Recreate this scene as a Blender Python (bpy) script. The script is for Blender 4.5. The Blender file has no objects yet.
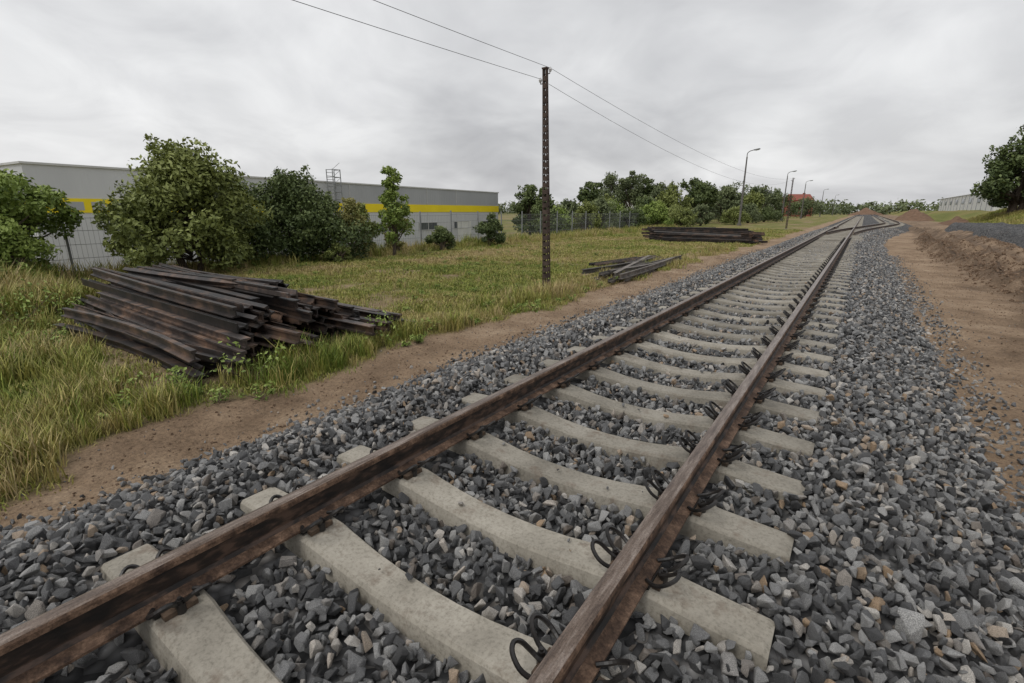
import bpy, math, random
import numpy as np
from mathutils import Vector, Matrix
rng = np.random.default_rng(7)
random.seed(7)
scene = bpy.context.scene
scene.view_settings.view_transform = 'Standard'
scene.view_settings.look = 'None'
scene.view_settings.exposure = 0

# ------------------------------------------------------------ helpers
def hsh(ix, iy, seed):
    h = (ix.astype(np.int64)*374761393 + iy.astype(np.int64)*668265263 + seed*144269504) & 0xffffffff
    h = ((h ^ (h >> 13))*1274126177) & 0xffffffff
    return ((h ^ (h >> 16)) & 0xffffffff)/4294967295.0
def vnoise(x, y, seed=0):
    x = np.asarray(x, float); y = np.asarray(y, float)
    ix = np.floor(x); iy = np.floor(y); fx = x-ix; fy = y-iy
    fx = fx*fx*(3-2*fx); fy = fy*fy*(3-2*fy)
    ix = ix.astype(np.int64); iy = iy.astype(np.int64)
    a = hsh(ix, iy, seed); b = hsh(ix+1, iy, seed); c = hsh(ix, iy+1, seed); d = hsh(ix+1, iy+1, seed)
    return (a*(1-fx)+b*fx)*(1-fy)+(c*(1-fx)+d*fx)*fy
def fbm(x, y, s, seed=0, o=4):
    t = 0; a = .5; n = 0
    for i in range(o):
        t = t + a*vnoise(np.asarray(x)*s, np.asarray(y)*s, seed+i*17); n += a; a *= .5; s *= 2.03
    return t/n
def sst(a, b, x):
    t = np.clip((np.asarray(x, float)-a)/(b-a), 0, 1); return t*t*(3-2*t)

class MB:
    def __init__(s): s.v = []; s.f = []; s.m = []; s.a = []
    def add(s, V, F, mat=0, val=0.5):
        o = len(s.v); s.v.extend([tuple(map(float, p)) for p in V])
        for f in F:
            s.f.append(tuple(int(i)+o for i in f)); s.m.append(mat); s.a.append(val)
    def box(s, c, size, mat=0, val=.5, rot=None):
        hx, hy, hz = [q/2 for q in size]
        P = [Vector((x*hx, y*hy, z*hz)) for x in (-1, 1) for y in (-1, 1) for z in (-1, 1)]
        if rot is not None: P = [rot @ p for p in P]
        P = [p+Vector(c) for p in P]
        s.add(P, [(0, 1, 3, 2), (4, 6, 7, 5), (0, 4, 5, 1), (2, 3, 7, 6), (0, 2, 6, 4), (1, 5, 7, 3)], mat, val)
    def tube(s, pts, rad, n=6, mat=0, val=.5, caps=True):
        pts = [Vector(p) for p in pts]
        if not hasattr(rad, '__len__'): rad = [rad]*len(pts)
        V = []; F = []; ref = None
        for i, p in enumerate(pts):
            if i == 0: d = pts[1]-p
            elif i == len(pts)-1: d = p-pts[i-1]
            else: d = pts[i+1]-pts[i-1]
            d.normalize()
            if ref is None:
                ref = Vector((0, 0, 1)) if abs(d.z) < .9 else Vector((1, 0, 0))
            a = (ref - d*ref.dot(d))
            if a.length < 1e-4: a = d.orthogonal()
            a.normalize(); ref = a; b = d.cross(a)
            for k in range(n):
                t = 2*math.pi*k/n
                V.append(p+(a*math.cos(t)+b*math.sin(t))*rad[i])
        for i in range(len(pts)-1):
            for k in range(n):
                F.append((i*n+k, i*n+(k+1) % n, (i+1)*n+(k+1) % n, (i+1)*n+k))
        if caps:
            F.append(tuple(range(n-1, -1, -1))); F.append(tuple(range((len(pts)-1)*n, len(pts)*n)))
        s.add(V, F, mat, val)
    def sweep(s, prof, rings, mat=0, val=.5, caps=True, matf=None):
        n = len(prof); V = []
        for r in rings:
            for a, c in prof: V.append(r(a, c))
        o = len(s.v); s.v.extend([tuple(map(float, p)) for p in V])
        for i in range(len(rings)-1):
            for k in range(n):
                k2 = (k+1) % n
                s.f.append((o+i*n+k, o+i*n+k2, o+(i+1)*n+k2, o+(i+1)*n+k))
                s.m.append(matf(k) if matf else mat); s.a.append(val)
        if caps:
            s.f.append(tuple(o+q for q in range(n-1, -1, -1))); s.m.append(mat); s.a.append(val)
            s.f.append(tuple(o+(len(rings)-1)*n+q for q in range(n))); s.m.append(mat); s.a.append(val)
    def build(s, name, mats, parent=None, smooth=False, fixn=False):
        me = bpy.data.meshes.new(name); me.from_pydata(s.v, [], s.f)
        for m in mats: me.materials.append(m)
        me.polygons.foreach_set('material_index', s.m)
        at = me.attributes.new('val', 'FLOAT', 'FACE'); at.data.foreach_set('value', s.a)
        if smooth: me.polygons.foreach_set('use_smooth', [True]*len(s.f))
        me.update()
        if fixn:
            import bmesh
            bm = bmesh.new(); bm.from_mesh(me); bmesh.ops.recalc_face_normals(bm, faces=bm.faces); bm.to_mesh(me); bm.free()
        ob = bpy.data.objects.new(name, me); scene.collection.objects.link(ob)
        if parent: ob.parent = parent
        return ob
def empty(name, loc=(0, 0, 0)):
    e = bpy.data.objects.new(name, None); e.location = loc; scene.collection.objects.link(e); return e

# ------------------------------------------------------------ materials
def newmat(name, rough=.8, spec=.3):
    m = bpy.data.materials.new(name); m.use_nodes = True
    nt = m.node_tree; b = nt.nodes['Principled BSDF']
    b.inputs['Roughness'].default_value = rough
    b.inputs['Specular IOR Level'].default_value = spec
    return m, nt, b
def N(nt, t, **kw):
    n = nt.nodes.new(t)
    for k, v in kw.items(): setattr(n, k, v)
    return n
def ramp(nt, src, stops):
    r = N(nt, 'ShaderNodeValToRGB'); e = r.color_ramp.elements
    while len(e) < len(stops): e.new(.5)
    for i, (p, c) in enumerate(stops):
        e[i].position = p; e[i].color = (c[0], c[1], c[2], 1)
    nt.links.new(src, r.inputs[0]); return r.outputs[0]
def noise(nt, scale, detail=4, coord='Object', rough=.55, sc=None):
    tc = N(nt, 'ShaderNodeTexCoord'); n = N(nt, 'ShaderNodeTexNoise')
    n.inputs['Scale'].default_value = scale; n.inputs['Detail'].default_value = detail; n.inputs['Roughness'].default_value = rough
    o = tc.outputs[coord]
    if sc:
        mp = N(nt, 'ShaderNodeMapping'); mp.inputs['Scale'].default_value = sc
        nt.links.new(o, mp.inputs[0]); o = mp.outputs[0]
    nt.links.new(o, n.inputs['Vector']); return n.outputs['Fac']
def mix(nt, f, a, b, bt='MIX'):
    m = N(nt, 'ShaderNodeMix', data_type='RGBA', blend_type=bt)
    for s, v in ((0, f), (6, a), (7, b)):
        if isinstance(v, (int, float)): m.inputs[s].default_value = v
        elif isinstance(v, tuple): m.inputs[s].default_value = (*v, 1)
        else: nt.links.new(v, m.inputs[s])
    return m.outputs[2]
def bump(nt, b, h, st=.4, dist=.01):
    n = N(nt, 'ShaderNodeBump'); n.inputs['Strength'].default_value = st; n.inputs['Distance'].default_value = dist
    nt.links.new(h, n.inputs['Height']); nt.links.new(n.outputs[0], b.inputs['Normal'])
def attr(nt, name, typ='GEOMETRY'):
    a = N(nt, 'ShaderNodeAttribute', attribute_type=typ); a.attribute_name = name; return a.outputs['Fac']

def m_noise(name, stops, scale, rough=.8, spec=.3, bst=.3, bd=.01, sc=None, val=0, detail=4):
    m, nt, b = newmat(name, rough, spec)
    f = noise(nt, scale, detail, sc=sc)
    c = ramp(nt, f, stops)
    if val:
        v = attr(nt, 'val')
        c = mix(nt, 1.0, c, ramp(nt, v, [(0, (1-val,)*3), (1, (1+val,)*3)]), 'MULTIPLY')
    nt.links.new(c, b.inputs['Base Color'])
    if bst > .12: bump(nt, b, noise(nt, scale*4, 2, sc=sc), bst, bd)
    return m

# stone
M_stone, nt, b = newmat('ballast_stone', .5, .45)
r_ = attr(nt, 'rnd', 'INSTANCER')
c1 = ramp(nt, r_, [(0, (.040, .040, .041)), (.25, (.090, .091, .093)), (.52, (.165, .165, .165)), (.76, (.29, .287, .28)), (.85, (.13, .108, .09)), (.93, (.42, .40, .37)), (.985, (.28, .20, .13))])
f = noise(nt, 40, 4, rough=.7)
c2_ = mix(nt, 1.0, c1, ramp(nt, f, [(.32, (.5, .5, .5)), (.5, (1.0, 1.0, 1.0)), (.64, (2.1, 2.1, 2.05))]), 'MULTIPLY')
nt.links.new(c2_, b.inputs['Base Color']); bump(nt, b, noise(nt, 70, 3), .6, .006)

M_bed, nt, b = newmat('ballast_bed_stone', .75, .3)
tc = N(nt, 'ShaderNodeTexCoord'); vo = N(nt, 'ShaderNodeTexVoronoi'); vo.inputs['Scale'].default_value = 14
nt.links.new(tc.outputs['Object'], vo.inputs['Vector'])
sp = N(nt, 'ShaderNodeSeparateColor'); nt.links.new(vo.outputs['Color'], sp.inputs[0])
c1 = ramp(nt, sp.outputs[0], [(0, (.04, .04, .041)), (.5, (.13, .13, .132)), (.85, (.26, .258, .255)), (1, (.34, .31, .275))])
c1 = mix(nt, 1.0, c1, ramp(nt, vo.outputs['Distance'], [(0, (1.1, 1.1, 1.1)), (.6, (.35, .35, .35))]), 'MULTIPLY')
nt.links.new(c1, b.inputs['Base Color']); inv = N(nt, 'ShaderNodeMath', operation='SUBTRACT'); inv.inputs[0].default_value = 1
nt.links.new(vo.outputs['Distance'], inv.inputs[1]); bump(nt, b, inv.outputs[0], 1.0, .04)

# ground
M_ground, nt, b = newmat('ground', .95, .15)
d_ = attr(nt, 'dirt'); t_ = attr(nt, 'tint'); md_ = attr(nt, 'mud')
g = ramp(nt, t_, [(.2, (.115, .14, .036)), (.5, (.20, .20, .062)), (.75, (.27, .22, .095)), (1, (.27, .20, .12))])
g = mix(nt, 1.0, g, ramp(nt, noise(nt, 9, 5, rough=.7), [(.3, (.5, .5, .5)), (.6, (1.15, 1.15, 1.15))]), 'MULTIPLY')
dn = noise(nt, 1.1, 6, rough=.68)
dc = ramp(nt, dn, [(.3, (.20, .138, .09)), (.5, (.33, .235, .155)), (.7, (.46, .345, .24))])
mudc = ramp(nt, dn, [(.3, (.065, .048, .037)), (.5, (.135, .097, .070)), (.68, (.26, .185, .128))])
dc = mix(nt, md_, dc, mudc)
dc = mix(nt, 1.0, dc, ramp(nt, noise(nt, 30, 4, rough=.8), [(.3, (.5, .5, .5)), (.5, (1, 1, 1)), (.72, (1.3, 1.28, 1.25))]), 'MULTIPLY')
nt.links.new(mix(nt, d_, g, dc), b.inputs['Base Color'])
bump(nt, b, noise(nt, 9, 6, rough=.8), 1.0, .07)
M_clod = m_noise('soil_clod', [(.3, (.11, .075, .052)), (.5, (.21, .145, .10)), (.72, (.36, .26, .175))], 5, .95, .1, .7, .01)

# concrete sleeper
M_conc, nt, b = newmat('sleeper_concrete', .75, .35)
c = ramp(nt, noise(nt, 2.2, 5, rough=.65), [(.3, (.20, .183, .15)), (.5, (.30, .276, .23)), (.7, (.375, .348, .295))])
c = mix(nt, 1.0, c, ramp(nt, noise(nt, 60, 3, rough=.7), [(.25, (.6, .59, .57)), (.5, (1, 1, 1)), (.8, (1.15, 1.15, 1.15))]), 'MULTIPLY')
c = mix(nt, 1.0, c, ramp(nt, attr(nt, 'val'), [(0, (.82, .82, .82)), (1, (1.15, 1.15, 1.15))]), 'MULTIPLY')
c = mix(nt, ramp(nt, noise(nt, 7, 5, rough=.7), [(.55, (0, 0, 0)), (.70, (.65, .65, .65))]), c, (.14, .10, .07))
nt.links.new(c, b.inputs['Base Color']); bump(nt, b, noise(nt, 70, 3), .4, .004)

M_rust, nt, b = newmat('rail_rust', .75, .35)
c = ramp(nt, noise(nt, 11, 5, rough=.7), [(.34, (.045, .027, .019)), (.5, (.125, .076, .050)), (.66, (.26, .165, .11))])
c = mix(nt, 1.0, c, ramp(nt, noise(nt, 90, 3, rough=.8), [(.3, (.55, .55, .55)), (.6, (1.2, 1.2, 1.2))]), 'MULTIPLY')
nt.links.new(c, b.inputs['Base Color']); bump(nt, b, noise(nt, 110, 3), .6, .004)
M_web_shade = m_noise('rail_web_shaded', [(.35, (.012, .010, .009)), (.5, (.032, .022, .017)), (.62, (.10, .062, .044))], 14, .6, .4, .5, .004, sc=(1, .6, 1.6))  # dark stained rust, with shade below the railhead painted into the colour
M_top, nt, b = newmat('rail_head', .36, .5)
c = ramp(nt, noise(nt, 7, 6, sc=(6, .6, 1), rough=.75), [(.32, (.070, .048, .037)), (.5, (.17, .127, .10)), (.68, (.33, .275, .235))])
c = mix(nt, 1.0, c, ramp(nt, noise(nt, 120, 2, rough=.8), [(.3, (.65, .65, .65)), (.6, (1.15, 1.15, 1.15))]), 'MULTIPLY')
nt.links.new(c, b.inputs['Base Color']); b.inputs['Metallic'].default_value = .4
bump(nt, b, noise(nt, 80, 2), .25, .002)
M_clip = m_noise('clip_steel', [(.3, (.010, .010, .010)), (.7, (.028, .024, .022))], 30, .45, .5, .1, .002)
M_plate = m_noise('base_plate_rust', [(.3, (.05, .038, .028)), (.7, (.14, .095, .065))], 25, .8, .3, .3, .003)
M_pile = m_noise('old_rail_steel', [(.3, (.014, .012, .011)), (.48, (.040, .030, .026)), (.68, (.14, .086, .058))], 3.2, .5, .45, .4, .006, val=.7)
M_oldsl = m_noise('weathered_steel', [(.3, (.07, .062, .056)), (.7, (.20, .18, .16))], 5, .8, .3, .3, .006, val=.4)
M_polem = m_noise('pole_steel', [(.3, (.04, .028, .023)), (.7, (.10, .072, .058))], 5, .8, .3, .3, .004)
M_galv = m_noise('galvanised', [(.3, (.18, .19, .195)), (.7, (.28, .29, .295))], 4, .5, .5, .1, .003)
M_lampm = m_noise('lamp_concrete', [(.3, (.10, .095, .09)), (.7, (.18, .17, .16))], 4, .8, .3, .1, .003)
M_glass = m_noise('lamp_glass', [(.3, (.5, .5, .5)), (.7, (.6, .6, .6))], 4, .2, .5, .1, .003)
M_wire = m_noise('wire', [(.3, (.05, .05, .05)), (.7, (.08, .08, .08))], 4, .6, .3, .1, .003)
M_bark = m_noise('bark', [(.3, (.05, .04, .03)), (.7, (.14, .11, .085))], 12, .9, .2, .1, .01)
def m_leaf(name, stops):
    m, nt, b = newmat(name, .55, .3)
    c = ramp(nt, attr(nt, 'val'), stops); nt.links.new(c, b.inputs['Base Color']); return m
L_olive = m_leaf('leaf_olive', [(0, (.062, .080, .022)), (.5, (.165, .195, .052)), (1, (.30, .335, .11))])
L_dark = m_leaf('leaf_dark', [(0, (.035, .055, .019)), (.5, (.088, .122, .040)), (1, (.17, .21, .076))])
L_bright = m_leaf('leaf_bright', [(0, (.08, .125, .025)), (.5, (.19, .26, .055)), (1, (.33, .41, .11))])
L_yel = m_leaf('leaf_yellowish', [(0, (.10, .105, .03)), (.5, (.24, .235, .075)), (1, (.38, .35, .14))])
L_far = m_leaf('leaf_far_hazed', [(0, (.070, .088, .045)), (.5, (.13, .16, .075)), (1, (.22, .255, .12))])  # paler, greyer green: distance haze put into the leaf colour
M_grass, nt, b = newmat('grass_blade', .6, .25)
g = ramp(nt, attr(nt, 'rnd', 'INSTANCER'), [(.08, (.125, .185, .032)), (.38, (.25, .285, .062)), (.64, (.38, .34, .125)), (1, (.45, .36, .20))])
g = mix(nt, 1.0, g, ramp(nt, attr(nt, 'val'), [(0, (.6, .6, .6)), (1, (1.35, 1.3, 1.2))]), 'MULTIPLY')
nt.links.new(g, b.inputs['Base Color'])

# ------------------------------------------------------------ terrain functions
def c2(y): return 4.5*sst(34, 85, y)
def toeR(y): return 2.5 + c2(y)
def dirt_f(x, y):
    x = np.asarray(x, float); y = np.asarray(y, float)
    e = (fbm(x, y, 1.1, 3)-.5)*1.3
    edge = -3.95+.75*(1-sst(.1, 1.7, y))
    left = sst(-.2, .2, x-edge+e*.8)
    left = np.where(x < 0, left, 1)
    bank = sst(12.5, 14.5, x+e*3)*sst(48, 56, y+e*4)
    r = left*(1-bank)
    patch = sst(.60, .74, fbm(x, y, .45, 11))*.75
    return np.clip(np.maximum(r, patch*(x < -4)), 0, 1)
def tint_f(x, y):
    t = .10+.85*fbm(x, y, .5, 21, 5)
    t = t+.5*np.exp(-((np.asarray(x)+13.2+.5*np.sin(np.asarray(y)*.3))/.9)**2)*fbm(x, y, .8, 5)
    t = t+.3*np.exp(-((np.asarray(x)+4.6)/.9)**2)*(fbm(x, y, .9, 9)-.3)
    return np.clip(t, 0, 1)
def wobf(y): return .35*np.sin(y*.13+.3)+.1*np.sin(y*.9)-.25+.022*np.clip(y-14, 0, 60)
def mud_f(x, y):
    x = np.asarray(x, float); y = np.asarray(y, float); w_ = wobf(y)
    m = sst(3.9, 4.9, x-w_*.5+(fbm(x, y, .8, 91)-.5)*1.6)*(.25+.6*sst(.38, .6, fbm(x, y, .5, 95)))
    for c in (4.7, 5.5, 7.1): m = np.maximum(m, np.exp(-((x-c-w_)/.42)**2)*(.35+.9*fbm(x, y, 1.5, 97)))
    return np.clip(m, 0, 1)*(1-.4*sst(40, 90, y))
def gz(x, y):
    x = np.asarray(x, float); y = np.asarray(y, float)
    z = -.4+(fbm(x, y, .5, 31)-.5)*.12+(fbm(x, y, 3., 33, 4)-.5)*.05
    z = z-.03*np.exp(-((x+3.2)/.5)**2)
    z = z-2.0*sst(-19.5, -29, x)*(1-sst(66, 90, y))
    near = sst(2.6, 3.4, x)*(1-sst(60, 90, y))
    wob = wobf(y)
    n1 = fbm(x, y, 2.0, 41, 5); n2 = fbm(x, y, 2.5, 43, 5)
    rid = .55*np.exp(-((x-4.7-wob)/.26)**2)*np.clip(n1*1.8-.40, 0, 1.3) - .14*np.exp(-((x-5.4-wob)/.24)**2)
    rid = rid+.42*np.exp(-((x-6.1-wob)/.3)**2)*np.clip(n2*1.8-.40, 0, 1.3)-.14*np.exp(-((x-7.0-wob)/.24)**2)+.35*np.exp(-((x-7.8-wob)/.4)**2)*n1
    z = z+near*rid+near*(fbm(x, y, 2.5, 47, 5)-.5)*.16*sst(4, 5, x)
    z = z+2.1*sst(13.5, 21, x)*sst(52, 75, y)*(.8+.4*fbm(x, y, .12, 51))
    return z
def ball_z(x, y):
    x = np.asarray(x, float); y = np.asarray(y, float)
    ax = np.abs(x)
    z = np.interp(ax, [0, .45, .7, 1.0, 1.35, 1.6], [-.110, -.095, -.070, -.055, -.045, -.02])
    z = np.where(x < -1.6, np.interp(x, [-2.9, -2.7, -1.6], [-.55, -.42, -.02]), z)
    tr = toeR(y)
    zr = np.clip((tr-x)/(.95)*.40-.42, -.6, -.02)
    z = np.where(x > 1.4, np.minimum(zr, z), z)
    z = z+(fbm(x, y, 2.5, 61, 3)-.5)*.09*sst(.9, 1.6, ax)
    return z

def axis(segs):
    out = []
    for a, b, st in segs: out.extend(np.arange(a, b, st).tolist())
    out.append(segs[-1][1]); return np.array(out)
def grid(name, xs, ys, zf, mat, attrs=None):
    X, Y = np.meshgrid(xs, ys); Z = zf(X, Y); nx, ny = len(xs), len(ys)
    V = np.stack([X.ravel(), Y.ravel(), Z.ravel()], 1)
    i = np.arange(ny-1)[:, None]*nx+np.arange(nx-1)[None, :]; i = i.ravel()
    F = np.stack([i, i+1, i+1+nx, i+nx], 1)
    me = bpy.data.meshes.new(name); me.from_pydata(V.tolist(), [], F.tolist())
    me.polygons.foreach_set('use_smooth', [True]*len(F))
    for k, fn in (attrs or {}).items():
        a = me.attributes.new(k, 'FLOAT', 'POINT'); a.data.foreach_set('value', fn(X, Y).ravel().astype(np.float32))
    me.materials.append(mat); me.update()
    ob = bpy.data.objects.new(name, me); scene.collection.objects.link(ob); return ob
xs = axis([(-3000, -300, 300), (-300, -60, 20), (-60, -20, 2), (-20, -10, .35), (-10, -4.6, .14), (-4.6, -2.2, .06), (-2.2, 2.2, 1.1), (2.2, 9.5, .07), (9.5, 30, .8), (30, 100, 7), (100, 300, 40), (300, 3000, 300)])
ys = axis([(-300, -10, 29), (-10, -2, 1), (-2, 14, .1), (14, 44, .15), (44, 100, .8), (100, 300, 10), (300, 3600, 300)])
grid('ground', xs, ys, gz, M_ground, {'dirt': dirt_f, 'tint': tint_f, 'mud': mud_f})

xs = axis([(-2.9, 2.6, .1), (2.6, 7.6, .25)])
ys = axis([(-4, 45, .25), (45, 120, 1.5), (120, 420, 20)])
def bedz(X, Y):
    z = ball_z(X, Y)-.035
    return np.where(X > toeR(Y)+.3, -.7, z)
grid('ballast', xs, ys, bedz, M_bed)

# ------------------------------------------------------------ instancing
def instancer(name, pts, rot, scl, idx, rnd, protos):
    col = bpy.data.collections.new(name+'_parts')
    for p in protos: col.objects.link(p)
    me = bpy.data.meshes.new(name); me.from_pydata(np.asarray(pts).tolist(), [], [])
    for nm, ty, key, data in (('rot', 'FLOAT_VECTOR', 'vector', rot), ('scl', 'FLOAT_VECTOR', 'vector', scl), ('idx', 'INT', 'value', idx), ('rnd', 'FLOAT', 'value', rnd)):
        a = me.attributes.new(nm, ty, 'POINT')
        a.data.foreach_set(key, np.asarray(data).astype(np.int32 if ty == 'INT' else np.float32).ravel())
    ob = bpy.data.objects.new(name, me); scene.collection.objects.link(ob)
    ng = bpy.data.node_groups.new(name, 'GeometryNodeTree')
    ng.interface.new_socket('Geometry', in_out='INPUT', socket_type='NodeSocketGeometry')
    ng.interface.new_socket('Geometry', in_out='OUTPUT', socket_type='NodeSocketGeometry')
    gi = ng.nodes.new('NodeGroupInput'); go = ng.nodes.new('NodeGroupOutput')
    ip = ng.nodes.new('GeometryNodeInstanceOnPoints'); ci = ng.nodes.new('GeometryNodeCollectionInfo')
    ci.inputs['Collection'].default_value = col; ci.inputs['Separate Children'].default_value = True; ci.inputs['Reset Children'].default_value = True
    def na(n, t):
        q = ng.nodes.new('GeometryNodeInputNamedAttribute'); q.data_type = t; q.inputs['Name'].default_value = n
        return [o for o in q.outputs if o.enabled and o.name == 'Attribute'][0]
    L = ng.links.new
    L(gi.outputs[0], ip.inputs['Points']); L(ci.outputs[0], ip.inputs['Instance']); ip.inputs['Pick Instance'].default_value = True
    L(na('idx', 'INT'), ip.inputs['Instance Index']); L(na('rot', 'FLOAT_VECTOR'), ip.inputs['Rotation']); L(na('scl', 'FLOAT_VECTOR'), ip.inputs['Scale'])
    L(ip.outputs[0], go.inputs[0])
    md = ob.modifiers.new('inst', 'NODES'); md.node_group = ng
    return ob
def proto(name, V, F, mats, val=None, smooth=False):
    me = bpy.data.meshes.new(name); me.from_pydata([tuple(p) for p in V], [], F)
    for m in mats: me.materials.append(m)
    if val is not None:
        a = me.attributes.new('val', 'FLOAT', 'FACE'); a.data.foreach_set('value', val)
    return bpy.data.objects.new(name, me)
import bmesh
def stone_protos(tag, n=14, mat=None, bev=True):
    out = []
    for i in range(n):
        bm = bmesh.new()
        sc = np.array([1, rng.uniform(.6, .95), rng.uniform(.42, .75)])
        for k in range(rng.integers(10, 15)):
            p = rng.normal(size=3); p /= np.linalg.norm(p); p = np.sign(p)*np.abs(p)**.75
            bm.verts.new(tuple(p*sc*.5*rng.uniform(.8, 1.08)))
        r = bmesh.ops.convex_hull(bm, input=bm.verts)
        bmesh.ops.delete(bm, geom=[v for v in bm.verts if not v.link_faces], context='VERTS')
        if bev: bmesh.ops.bevel(bm, geom=list(bm.edges), offset=.022, segments=1, affect='EDGES')
        me = bpy.data.meshes.new('%s_%02d' % (tag, i)); bm.to_mesh(me); bm.free(); me.materials.append(mat or M_stone)
        out.append(bpy.data.objects.new(me.name, me))
    return out
SP0, SPC = 1.78, .625
def off_sleeper(x, y, m):
    d = np.abs((y-SP0+SPC/2) % SPC-SPC/2)
    return ~((d < m) & (np.abs(x) < 1.285))
P = []; S = []
def strat(x0, x1, y0, y1, sp):
    gx, gy = np.meshgrid(np.arange(x0, x1, sp), np.arange(y0, y1, sp))
    gx = gx.ravel(); gy = gy.ravel()
    return gx+rng.uniform(-.5, .5, gx.size)*sp, gy+rng.uniform(-.5, .5, gx.size)*sp
for (y0, y1, sp, smin, smax, dz) in ((-1, 9, .044, .038, .076, -.010), (-1, 9, .072, .050, .098, .012), (9, 18, .056, .055, .088, 0), (18, 34, .075, .07, .10, 0), (34, 60, .11, .09, .13, 0)):
    x, y = strat(-2.85, 7.2 if y0 > 30 else 2.7, y0, y1, sp)
    k = off_sleeper(x, y, .115) & (x < toeR(y)+.12); x = x[k]; y = y[k]
    k = ~((np.abs(np.abs(x)-.7525) < .055)); x = x[k]; y = y[k]
    s = rng.uniform(smin, smax, x.size)*np.where(rng.random(x.size) < .05, 1.35, 1)
    z = ball_z(x, y)+dz+rng.uniform(-.02, .02, x.size)
    nearrail = np.abs(np.abs(x)-.7525) < .11
    z = np.where(nearrail, z-.03, z)
    P.append(np.stack([x, y, z], 1)); S.append(s)
for sd in (-1, 1):
    n_ = 1900
    x = (sd*2.62 if sd < 0 else 2.5)+sd*np.abs(rng.normal(0, .2, n_)); y = rng.uniform(-1, 28, n_)
    P.append(np.stack([x, y, gz(x, y)+.012], 1)); S.append(rng.uniform(.02, .07, x.size))
x = np.concatenate([rng.uniform(-4.0, -2.6, 700), rng.uniform(2.5, 8, 900)]); y = rng.uniform(-1, 25, x.size)
P.append(np.stack([x, y, gz(x, y)+.004], 1)); S.append(rng.uniform(.008, .028, x.size))
x = rng.uniform(-1.2, 1.2, 60); y = SP0+SPC*rng.integers(-2, 14, 60)+rng.uniform(-.07, .07, 60)
k = np.abs(np.abs(x)-.75) > .2
x = x[k]; y = y[k]
P.append(np.stack([x, y, np.interp(np.abs(x), [0, .3, .6, 1.2], [-.05, -.04, 0, -.01])+.010], 1)); S.append(rng.uniform(.012, .055, x.size))
P = np.concatenate(P); S = np.concatenate(S); n = len(P)
instancer('ballast_gravel', P, rng.uniform(0, 6.28, (n, 3)), S[:, None]*rng.uniform(.85, 1.15, (n, 3)), rng.integers(0, 14, n), rng.random(n), stone_protos('stone'))
x1 = rng.uniform(-4.0, -2.6, 3500); y1 = rng.uniform(-1, 26, 3500)
x2 = rng.uniform(2.6, 4.3, 2500); y2 = rng.uniform(0, 30, 2500)
y3 = rng.uniform(3, 48, 11000); x3 = 4.7+wobf(y3)+rng.choice([0, 0, 1.4, 3.1, .8], 11000)+rng.normal(0, .25, 11000)
x = np.concatenate([x1, x2, x3]); y = np.concatenate([y1, y2, y3]); n = x.size
s = np.concatenate([rng.uniform(.008, .035, 6000), rng.uniform(.03, .17, 11000)*rng.random(11000)**.5])
instancer('soil_clods', np.stack([x, y, gz(x, y)+s*.15], 1), rng.uniform(0, 6.28, (n, 3)), s[:, None]*np.array([[1, 1, .8]]), rng.integers(0, 6, n), rng.random(n), stone_protos('clod', 6, M_clod, False))

xs = axis([(8.0, 15.2, .2)]); ys = axis([(24, 80, .4)])
def gbz(X, Y):
    m = sst(8.2, 9.4, X+.4*np.sin(Y*.4))*(1-sst(13.0, 14.8, X))*sst(25, 29, Y+.8*np.sin(X*2))*(1-sst(70, 79, Y))
    return -.8+m*(.80+.55*fbm(X, Y, .7, 71))
grid('gravel_heap', xs, ys, gbz, M_bed)

# ------------------------------------------------------------ track
track = empty('railway_track')
half = [(.0715, 0), (.0715, .011), (.022, .027), (.0085, .042), (.0085, .122), (.0345, .135), (.036, .158), (.031, .168), (.018, .172)]
prof = half+[(-a, c) for a, c in reversed(half)]
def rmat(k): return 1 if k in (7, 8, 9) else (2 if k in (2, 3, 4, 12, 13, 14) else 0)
mb = MB()
def rail_line(mb, fx, ys, z0=.02):
    rings = []
    for y in ys:
        x = float(fx(y)); rings.append(lambda a, c, x=x, y=y: Vector((x+a, y, z0+c)))
    mb.sweep(prof, rings, 0, matf=rmat)
for sx in (-.7525, .7525):
    rail_line(mb, lambda y: sx, [-6, 0, 6, 12, 20, 40, 80, 160, 420])
yy = [34+i*2 for i in range(27)]+[100, 160, 420]
rail_line(mb, lambda y: c2(y)-.7525, [y for y in yy if c2(y) > .09], .021)
rail_line(mb, lambda y: c2(y)+.7525, [y for y in yy if c2(y) > .09], .021)
rail_line(mb, lambda y: -.7525+.065+.06*abs(y-56)/3, [53, 56, 59], .0205)
mb.build('rails', [M_rust, M_top, M_web_shade], track)

mb = MB()
stx = [-1.27, -1.25, -1.1, -.95, -.85, -.62, -.5, -.35, -.18, 0, .18, .35, .5, .62, .85, .95, 1.1, 1.25, 1.27]
def sleeper(mb, y, x0=0, ext=0, v=.5):
    rings = []; pr = [(-1, -1), (-1, 0), (-.86, 1), (.86, 1), (1, 0), (1, -1)]
    yr = rng.normal(0, .004); an = rng.normal(0, .004); zr = rng.normal(0, .002)
    for x in stx:
        ax = abs(x)
        zt = np.interp(ax, [0, .2, .38, .55, .64, .86, .95, 1.2, 1.26, 1.28], [-.060, -.056, -.038, -.012, 0, 0, -.010, -.022, -.026, -.04])
        wt = np.interp(ax, [0, .4, .62, .9, 1.27], [.088, .093, .104, .104, .098])
        if ext: zt = 0 if ax < 1.26 else -.02
        X = x0+x*1.012*(1+ext/2.5)+ext/2
        rings.append(lambda a, c, X=X, zt=zt, wt=wt: Vector((X, y+yr+an*X+a*(wt if c >= 0 else wt+.035), (zt if c > 0 else (zt-.016 if c == 0 else -.2))+zr)))
    mb.sweep(pr, rings, 0, v)
y = SP0-SPC*6
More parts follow.
